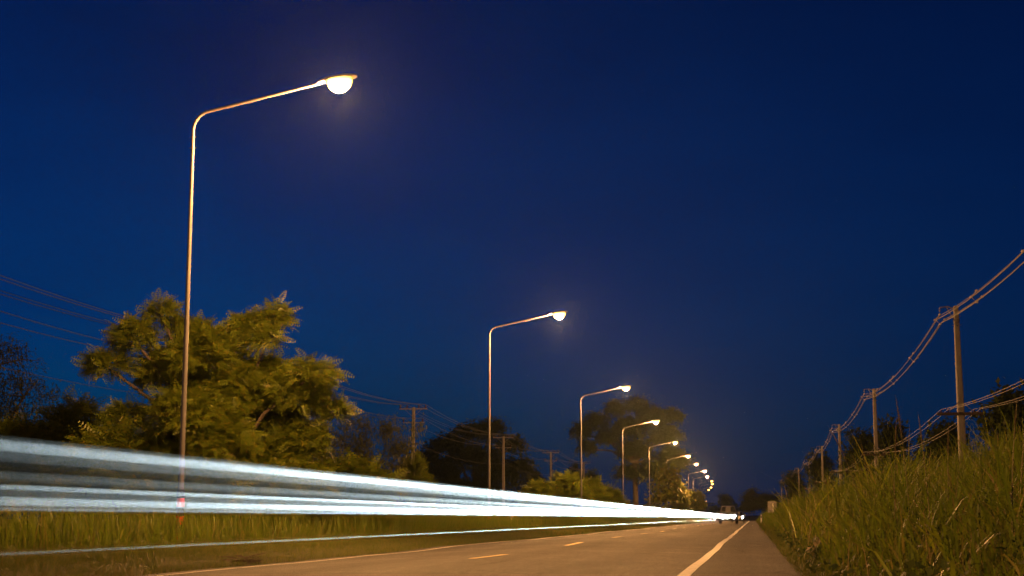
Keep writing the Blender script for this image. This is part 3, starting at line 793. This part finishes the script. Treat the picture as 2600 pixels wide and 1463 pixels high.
# arching broad blades, dead stalks and low broad leaved weeds on the right bank
P = field(900, .95, 4.5, 4, 22, .6); H = tall_h(P) * gv(P, .75, 1.35)
blades('arching_grass', 'broad arching grass blades standing out of the right bank', P, H, gv(P, .016, .034), gv(P, .3, 1.0), gv(P, .15, .6), M['bright_blade'])
P = field(1500, .9, 7, 16, 60, .6, 1.3); H = tall_h(P) * gv(P, .8, 1.3)
blades('arching_grass', 'broad arching grass blades farther along the right bank', P, H, gv(P, .018, .036), gv(P, .3, 1.0), gv(P, .1, .6), M['bright_blade'])
P = field(1400, .8, 5, 4, 40, .3, 1.3); H = tall_h(P) * gv(P, .5, 1.2)
blades('dead_grass', 'dead straw coloured stalks among the right bank grass', P, H, gv(P, .004, .012), gv(P, .1, 1.1), gv(P, 0, .7), M['straw'])
leaf_mass('ground_weeds', 'low broad leaved weeds between the grass on the right bank', 5000, (.62, 3.4), (7, 45), lambda x, y: .08 + .3 * bump(x * 2, y), .075, M['weed_leaf'])
# left verge
P = field(62000, -9.9, -7.72, 15, 62, .35, 1.35); H = gv(P, .04, .17) * (1 + 1.3 * sstep(-8.6, -9.8, P[:, 0]))
blades('short_grass', 'short mown grass along the left edge of the road', P, H, gv(P, .005, .011), gv(P, .2, 1.2), gv(P, 0, .5), M['short_blade'], 3)
P = field(22000, -10.4, -7.7, 60, 320, .2, 1.4); H = gv(P, .1, .28)
blades('short_grass', 'short grass far along the left edge of the road', P, H, gv(P, .02, .05), gv(P, .2, .9), gv(P, 0, .5), M['short_blade'], 3)
P = field(36000, -15, -9.5, 22, 66, .6, 1.2); H = gv(P, .25, .95) * sstep(-9.2, -10.6, P[:, 0]) + .1
blades('tall_grass', 'tall seeding grass around the nearest lamp post', P, H, gv(P, .008, .018), gv(P, .05, .6), gv(P, 0, .45), M['blade'])
P = field(26000, -18, -9.8, 64, 170, .5, 1.3); H = gv(P, .3, 1.05) * sstep(-9.4, -11, P[:, 0]) + .1
blades('tall_grass', 'tall grass around the second and third lamp posts', P, H, gv(P, .02, .04), gv(P, .05, .5), gv(P, 0, .4), M['blade'], 3)
P = field(12000, -24, -10, 168, 420, .3, 1.3); H = gv(P, .3, 1.1)
blades('tall_grass', 'far grass along the left verge to the bend', P, H, gv(P, .05, .1), gv(P, .1, .5), gv(P, 0, .4), M['blade'], 3)

# single tall grasses with plumes on the right bank
def plume_grass(x, y, h, lean, az, lab, thick=.03):
    z0 = gz(x, y); r = thing('plume_grass', lab, 'grass', (x, y, z0), 0, 'tall plumed grasses on the right bank')
    dx, dy = math.cos(az) * lean, math.sin(az) * lean
    c = lambda t: Vector((dx * h * t * t, dy * h * t * t, h * t))
    MB().tube([c(t) for t in (0, .3, .6, .8, .98)], [.006, .005, .004, .003, .002], 5).build('stem', M['stem'], r)
    n = 420; t = rng.uniform(.74, 1.0, n)
    P = np.array([c(q) for q in t]); d = unit(n) * .55 + np.array([dx * 1.5, dy * 1.5, 1.0])
    sz = thick * .95 * (1.25 - np.abs((t - .84) / .16)).clip(.35) * rng.uniform(.6, 1.3, n)
    Vv, Ff = scatter(LEAF * np.array([1, .2, .5]), LEAF_F, P, frames(d), sz)
    mesh_np('plume', Vv, Ff, M['plume'], r)
    for k in range(3):
        a = random.uniform(0, 2 * PI); b0 = c(.12 + .16 * k); L = random.uniform(.45, .75)
        V, F = [], []
        for i in range(5):
            q = i / 4; w = .008 * (1 - q * .9)
            p = b0 + Vector((math.cos(a) * L * q * .6, math.sin(a) * L * q * .6, L * (q * .95 - .55 * q * q)))
            s_ = Vector((-math.sin(a), math.cos(a), 0)) * w
            V += [p - s_, p + s_]
        F = [(2 * i, 2 * i + 1, 2 * i + 3, 2 * i + 2) for i in range(4)]
        MB().add(V, F).build('leaf', M['blade'], r)
for (x, y, top, lean, az, lab, th) in [
    (1.42, 14, 1.76, .06, 2.9, 'tallest plumed grass standing clear against the sky left of the large pole', .034),
    (1.36, 15, 1.64, .05, .4, 'shorter plumed grass just left of the tallest plume', .028),
    (1.48, 13, 1.55, .1, 2.0, 'faint plume between the tallest plume and the large power pole', .024),
    (1.34, 18, 1.74, .28, 3.0, 'plumed grass leaning left over the second right pole', .03),
    (1.75, 14, 1.5, .08, 1.0, 'plumed grass right before the large power pole', .024),
    (1.64, 10, 1.42, .1, .6, 'plumed grass near the right edge of the photo', .02),
    (1.86, 11, 1.5, .12, .2, 'feathery plume against the dark treetop at the right edge', .022),
    (1.4, 18, 1.6, .1, 2.6, 'small plume left of the second right pole', .022)]:
    plume_grass(x, y, top - gz(x, y), lean, az, lab, th)

# leafy weed at the edge of the shoulder
w = thing('leafy_weed', 'dark leafy weed with pale drooping leaves at the edge of the right shoulder', 'weed', (.8, 20.0, gz(.8, 20.0)))
MB().tube([(0, 0, -.02), (-.03, 0, .18), (.02, 0, .34), (.1, .02, .44)], [.012, .01, .008, .005], 6).tube([(-.03, 0, .14), (-.12, .02, .26), (-.17, .02, .34)], [.008, .006, .004], 5).build('stem', M['stem'], w)
wl = None
for k in range(34):
    t = random.random(); b = Vector((random.gauss(-.02, .09), random.gauss(0, .06), .06 + .36 * t))
    a = random.uniform(0, 2 * PI); pale = k % 4 == 0
    R = Matrix.Rotation(a, 3, 'Z') @ Matrix.Rotation(random.uniform(.2, 1.3), 3, 'Y')
    s_ = random.uniform(.07, .13)
    vs = [b + R @ Vector((p[0] * s_, p[1] * s_ * 1.25, p[2] * s_)) for p in LEAF]
    MB().add(vs, [tuple(f) for f in LEAF_F]).build('leaf', M['pale_leaf' if pale else 'weed_leaf'], w)
# dead twigs on the left edge of the road
w = thing('twig_pile', 'small dark heap of dead twigs at the left edge of the road', 'twigs', (-7.95, 22.6, gz(-7.95, 22.6)))
for k in range(26):
    a = random.uniform(0, 2 * PI); L = random.uniform(.08, .24); c = Vector((random.gauss(0, .16), random.gauss(0, .1), .02 + random.random() * .1))
    d = Vector((math.cos(a), math.sin(a), random.uniform(-.25, .4))) * L
    MB().tube([c - d, c + Vector((0, 0, .02)), c + d], [.004, .009, .003], 5).build('twig', M['dry_twig'], w)

# ------------------------------------------------------------------ posts and signs
g = thing('guide_post', 'leaning white guide post in the grass right of the second lamp post', 'guide post', (-11.75, 73.0, gz(-11.75, 73)))
g.rotation_euler = (0, math.radians(-7), 0)
m = MB(); pole_taper(m, .95, .085, .075, -.3); m.build('post', M['white_post'], g)
MB().lathe((0, 0, 0), [(.081, .62), (.1, .622), (.1, .76), (.079, .762)], 8).build('black_band', M['black_band'], g)
MB().box((0, -.095, .69), (.05, .012, .09)).build('reflector', M['red_band'], g)
g2 = copy_tree(g); g2.location = (-13.4, 73.5, gz(-13.4, 73.5)); g2.rotation_euler = (0, math.radians(3), 0)
tag(g, None, None, 'guide posts on the left verge')
tag(g2, 'upright guide post deeper in the grass left of the second lamp post', 'guide post')
s = thing('road_sign', 'square road sign seen from its bare back beside the grass at right', 'road sign', (1.55, 122, gz(1.55, 122)), math.radians(4))
zt = 1.97 - gz(1.55, 122); zb = zt - .9
MB().box((0, -.0, (zt + zb) / 2), (.7, .012, .9)).build('sign_board', M['sign_back'], s)
m = MB(); pole_taper(m, zt - .14, .05, .05, -.4)
for v in range(len(m.v)): m.v[v] = (m.v[v][0] + .06, m.v[v][1] - .06, m.v[v][2])
m.build('post', M['white_post'], s)
m = MB()
for z in (zb + .15, zt - .22): m.box((0, -.012, z), (.6, .02, .045))
m.build('clamp_rail', M['galv'], s)
s = thing('marker_post', 'short pale marker post left of the bare backed road sign', 'marker post', (.75, 140, gz(.75, 140)))
pole_taper(MB(), .95, .07, .06, -.3).build('post', M['white_post'], s)
MB().lathe((0, 0, 0), [(.064, .66), (.076, .662), (.076, .8), (.062, .802)], 8).build('black_band', M['black_band'], s)

# ------------------------------------------------------------------ vehicles, at rest in their lanes with their lamps lit; oncoming ones are added
def car_paint(name, c, r=.3, met=.0):
    m, nt, b = new_mat(name)
    b.inputs['Base Color'].default_value = (*c, 1); b.inputs['Roughness'].default_value = r; b.inputs['Metallic'].default_value = met
    b.inputs['Coat Weight'].default_value = .6; b.inputs['Coat Roughness'].default_value = .08
    return m
M['glass'] = car_paint('tinted_glass', (.01, .012, .014), .06)
M['tyre'] = surf('tyre_rubber', (.012, .012, .012), (.02, .02, .02), rough=.85)
M['rim'] = surf('alloy_rim', (.4, .4, .41), (.5, .5, .5), rough=.35, metal=.8)
M['trim'] = surf('black_plastic_trim', (.015, .015, .016), (.025, .025, .025), rough=.6)
M['chrome'] = surf('chrome_trim', (.55, .55, .56), (.6, .6, .6), rough=.2, metal=.9)
M['head_glow'] = glow('headlight_glow', (.86, .94, 1.0), 40.0)
M['fog_glow'] = glow('fog_lamp_glow', (1.0, .95, .82), 25.0)
M['tail_glow'] = glow('tail_light_glow', (1.0, .04, .02), 9.0)
M['tail_off'] = surf('red_lens', (.25, .01, .01), rough=.25)
M['plate'] = surf('blank_plate', (.6, .6, .58), rough=.5)

PICKUP = dict(st=[(0, .42, .7, .86, .78, .84, .7), (.12, .32, .72, .98, .86, .9, .78), (.95, .3, .78, 1.1, .9, .93, .82), (1.5, .3, .95, 1.16, .9, .93, .8), (2.15, .3, 1.02, 1.76, .9, .92, .64),
                  (3.15, .3, 1.04, 1.79, .9, .92, .64), (3.5, .3, 1.04, 1.2, .9, .92, .8), (3.56, .3, 1.0, 1.06, .9, .93, .9), (5.1, .38, 1.0, 1.06, .88, .92, .9), (5.2, .45, .95, 1.0, .82, .88, .86)],
              cowl=3, roof=4, back=5, tail=6, wheels=(.95, 4.1), wr=.38, hl=(.65, .8), fog=(.58, .54), tl=(.84, .88))
SEDAN = dict(st=[(0, .34, .56, .66, .66, .74, .6), (.14, .24, .6, .74, .8, .84, .68), (.9, .2, .66, .86, .84, .87, .74), (1.35, .2, .82, .92, .84, .87, .72), (2.05, .2, .88, 1.4, .84, .86, .56),
                 (3.1, .2, .9, 1.42, .84, .86, .55), (3.8, .2, .92, 1.04, .84, .86, .7), (4.4, .24, .88, .98, .8, .84, .68), (4.55, .32, .78, .88, .7, .76, .62)],
             cowl=3, roof=4, back=5, tail=6, wheels=(.85, 3.55), wr=.32, hl=(.63, .72), fog=(.56, .53), tl=(.62, .78))

def make_car(S, name, label, cat, loc, rz, paint_m, lit_front, beams=(), group=None):
    r = thing(name, label, cat, loc, rz, group)
    st = S['st']; vs = []; n = 9
    for (y, zl, zb, zt, wl_, wb, wt) in st:
        mid = (zl + zb) / 2
        half = [(-wl_, zl), (-wb, mid), (-wb * .985, zb), (-wt, zt)]
        ring = half + [(0, zt + .025)] + [(-a, b) for a, b in reversed(half)]
        vs += [(a, y, b) for a, b in ring]
    fs = [(i * n + k, (i + 1) * n + k, (i + 1) * n + (k + 1) % n, i * n + (k + 1) % n) for i in range(len(st) - 1) for k in range(n)]
    fs += [tuple(range(n)), tuple((len(st) - 1) * n + k for k in range(n - 1, -1, -1))]
    body = MB().add(vs, fs).build('body', paint_m, r, True)
    bv = body.modifiers.new('bevel', 'BEVEL'); bv.width = .03; bv.segments = 2; bv.limit_method = 'ANGLE'
    def pane(nm, quad, off, inset=.1):
        q = [Vector(p) for p in quad]; c = sum(q, Vector()) / 4; nrm = (q[1] - q[0]).cross(q[2] - q[0]).normalized()
        if nrm.dot(Vector(off)) < 0: nrm = -nrm
        a = [p.lerp(c, inset) + nrm * .012 for p in q]; b = [p - nrm * .03 for p in a]
        MB().add(a + b, [(0, 1, 2, 3), (7, 6, 5, 4), (0, 4, 5, 1), (1, 5, 6, 2), (2, 6, 7, 3), (3, 7, 4, 0)]).build(nm, M['glass'], r)
    v = lambda i, k: vs[i * n + k]
    c_, ro, ba, ta = S['cowl'], S['roof'], S['back'], S['tail']
    pane('windscreen', [v(c_, 3), v(c_, 5), v(ro, 5), v(ro, 3)], (0, -1, 1), .07)
    pane('rear_window', [v(ba, 3), v(ba, 5), v(ta, 5), v(ta, 3)], (0, 1, 1), .12)
    for k0, k1, sx in ((2, 3, -1), (6, 5, 1)):
        ym = .5
        A0, A1 = Vector(v(ro, k0)).lerp(Vector(v(c_, k0)), .45), Vector(v(ro, k1))
        B0, B1 = Vector(v(ro, k0)).lerp(Vector(v(ba, k0)), ym), Vector(v(ro, k1)).lerp(Vector(v(ba, k1)), ym)
        C0, C1 = Vector(v(ba, k0)), Vector(v(ba, k1))
        pane('side_window', [A0, B0, B1, A1], (sx, 0, 0), .09); pane('side_window', [B0, C0, C1, B1], (sx, 0, 0), .09)
        mb = MB().box((sx * (st[ro][5] + .1), st[ro][0] - .3, st[ro][2] + .1), (.2, .1, .14)); mb.build('mirror', paint_m, r)
        for yy in (st[ro][0] + .15, st[ba][0] - .1):
            MB().box((sx * (st[ro][5] + .005), yy, st[ro][2] - .09), (.03, .16, .03)).build('door_handle', M['chrome'], r)
    for y in S['wheels']:
        for sx in (-1, 1):
            w = .1; R_ = S['wr']; x0 = sx * (st[2][5] - .1)
            t = MB().lathe((x0, y, R_), [(R_ * .6, -w), (R_ * .95, -w), (R_, -w * .6), (R_, w * .6), (R_ * .95, w), (R_ * .6, w)], 18, 'X').build('tyre', M['tyre'], None, True)
            rim = MB().lathe((x0, y, R_), [(.04, -w * .7), (R_ * .6, -w * .9), (R_ * .62, 0), (R_ * .6, w * .9), (.04, w * .7)], 18, 'X').build('rim', M['rim'], None, True)
            wh = bpy.data.objects.new('wheel', None); COL.objects.link(wh); wh.parent = r; wh.empty_display_size = .1
            t.parent = wh; rim.parent = wh
    fy = st[0][0]
    MB().box((0, fy - .01, st[0][1] + .1), (st[0][4] * 1.7, .08, .2)).build('front_bumper', M['trim'], r)
    g_ = MB()
    for k in range(4): g_.box((0, fy - .015, S['hl'][1] - .1 + k * .06), (.8, .03, .025))
    g_.build('grille', M['chrome'], r)
    MB().box((0, fy - .06, st[0][1] + .14), (.34, .012, .15)).build('number_plate', M['plate'], r)
    MB().box((0, st[-1][0] + .01, st[-1][1] + .2), (.34, .02, .15)).build('number_plate', M['plate'], r)
    MB().box((0, st[-1][0] + .0, st[-1][1] + .05), (st[-1][4] * 1.8, .1, .16)).build('rear_bumper', M['trim'], r)
    for sx in (-1, 1):
        hx, hz = S['hl']
        m = MB(); m.lathe((sx * hx, fy + .05, hz), [(.0, -.1), (.07, -.085), (.11, -.04), (.12, .05)], 14, 'Y')
        m.build('headlight', M['head_glow'] if lit_front else M['chrome'], r, True)
        fx, fz = S['fog']
        m = MB(); m.lathe((sx * fx, fy - .02, fz), [(.0, -.06), (.04, -.055), (.05, 0)], 12, 'Y')
        m.build('fog_lamp', M['fog_glow'] if lit_front else M['chrome'], r, True)
        tx, tz = S['tl']
        MB().box((sx * tx, st[-1][0] - .01, tz), (.15, .1, .22)).build('tail_light', M['tail_off'] if lit_front else M['tail_glow'], r)
    for (bx, bz, size, power, spread, ax, az_, colr) in beams:  # added parallel lamps that draw white light trails through the haze
        ld = bpy.data.lights.new('headlight_beam', 'AREA'); ld.shape = 'DISK'; ld.size = size; ld.energy = power * BEAM; ld.spread = math.radians(spread); ld.color = colr
        lo = bpy.data.objects.new('headlight_beam', ld); COL.objects.link(lo); lo.parent = r
        lo.location = (bx, -.14, bz - .033); lo.rotation_euler = (-PI / 2 + math.radians(az_), 0, math.radians(ax))
    return r

WH = (1.0, .93, .83); WW = (1.0, .95, .8)
def lane(x, y): return (x + float(bend(y)), y, float(road_z(x, y)) + .0)
make_car(PICKUP, 'pickup_truck', 'dark grey pickup truck coming first towards the camera with bright white headlights', 'pickup truck', lane(-2.45, 150), 0, car_paint('dark_grey_car_paint', (.05, .052, .056)), True,
         [(.62, .806, .03, 330, 0, 0, 0, WH), (.62, .798, .066, 190, 0, 0, 0, WH), (.63, .733, .02, 26, 0, 0, 0, WH), (.64, .703, .014, 140, 0, 0, 0, WH), (.66, .69, .04, 90, 0, 0, 0, WH),
          (.65, .668, .024, 330, 0, 0, 0, WH), (.65, .65, .01, 60, 0, 0, 0, WH),
          (-.62, .725, .15, 120, 0, 0, 0, WH), (-.62, .88, .12, 85, 0, 0, 0, WH), (-.62, .8, .05, 60, 0, 0, 0, WH), (.56, .537, .008, 26, 0, 0, 0, WW)], 'oncoming vehicles with lit headlights')
make_car(SEDAN, 'car', 'sedan close behind the first oncoming pickup truck, headlights lit', 'car', lane(-2.0, 200), 0, car_paint('blue_grey_car_paint', (.09, .1, .115), .3, .4), True,
         [], 'oncoming vehicles with lit headlights')
make_car(PICKUP, 'pickup_truck', 'pickup truck farthest back before the bend, headlights lit', 'pickup truck', lane(-2.6, 285), 0, car_paint('grey_car_paint', (.16, .17, .18)), True,
         [], 'oncoming vehicles with lit headlights')
x_, y_, z_ = lane(-5.9, 240)
make_car(SEDAN, 'car', 'small dark car driving away in the left lane, red tail lights on', 'car', (x_, y_, z_), PI, car_paint('dark_car_paint', (.015, .016, .02)), False)

# ------------------------------------------------------------------ thin night haze
hz = MB().box((0, 440, 10.4), (2100, 1060, 26.0)).build('haze', M['lens'])
hm = bpy.data.materials.new('thin_haze'); hm.use_nodes = True; nt = hm.node_tree
for n_ in list(nt.nodes): nt.nodes.remove(n_)
ho = nt.nodes.new('ShaderNodeOutputMaterial'); hv = nt.nodes.new('ShaderNodeVolumePrincipled')
hv.inputs['Color'].default_value = (.62, .85, 1, 1); hv.inputs['Density'].default_value = HAZE_DENSITY; hv.inputs['Anisotropy'].default_value = .8
nt.links.new(hv.outputs[0], ho.inputs['Volume'])
hz.data.materials.clear(); hz.data.materials.append(hm)
hz['kind'] = 'stuff'
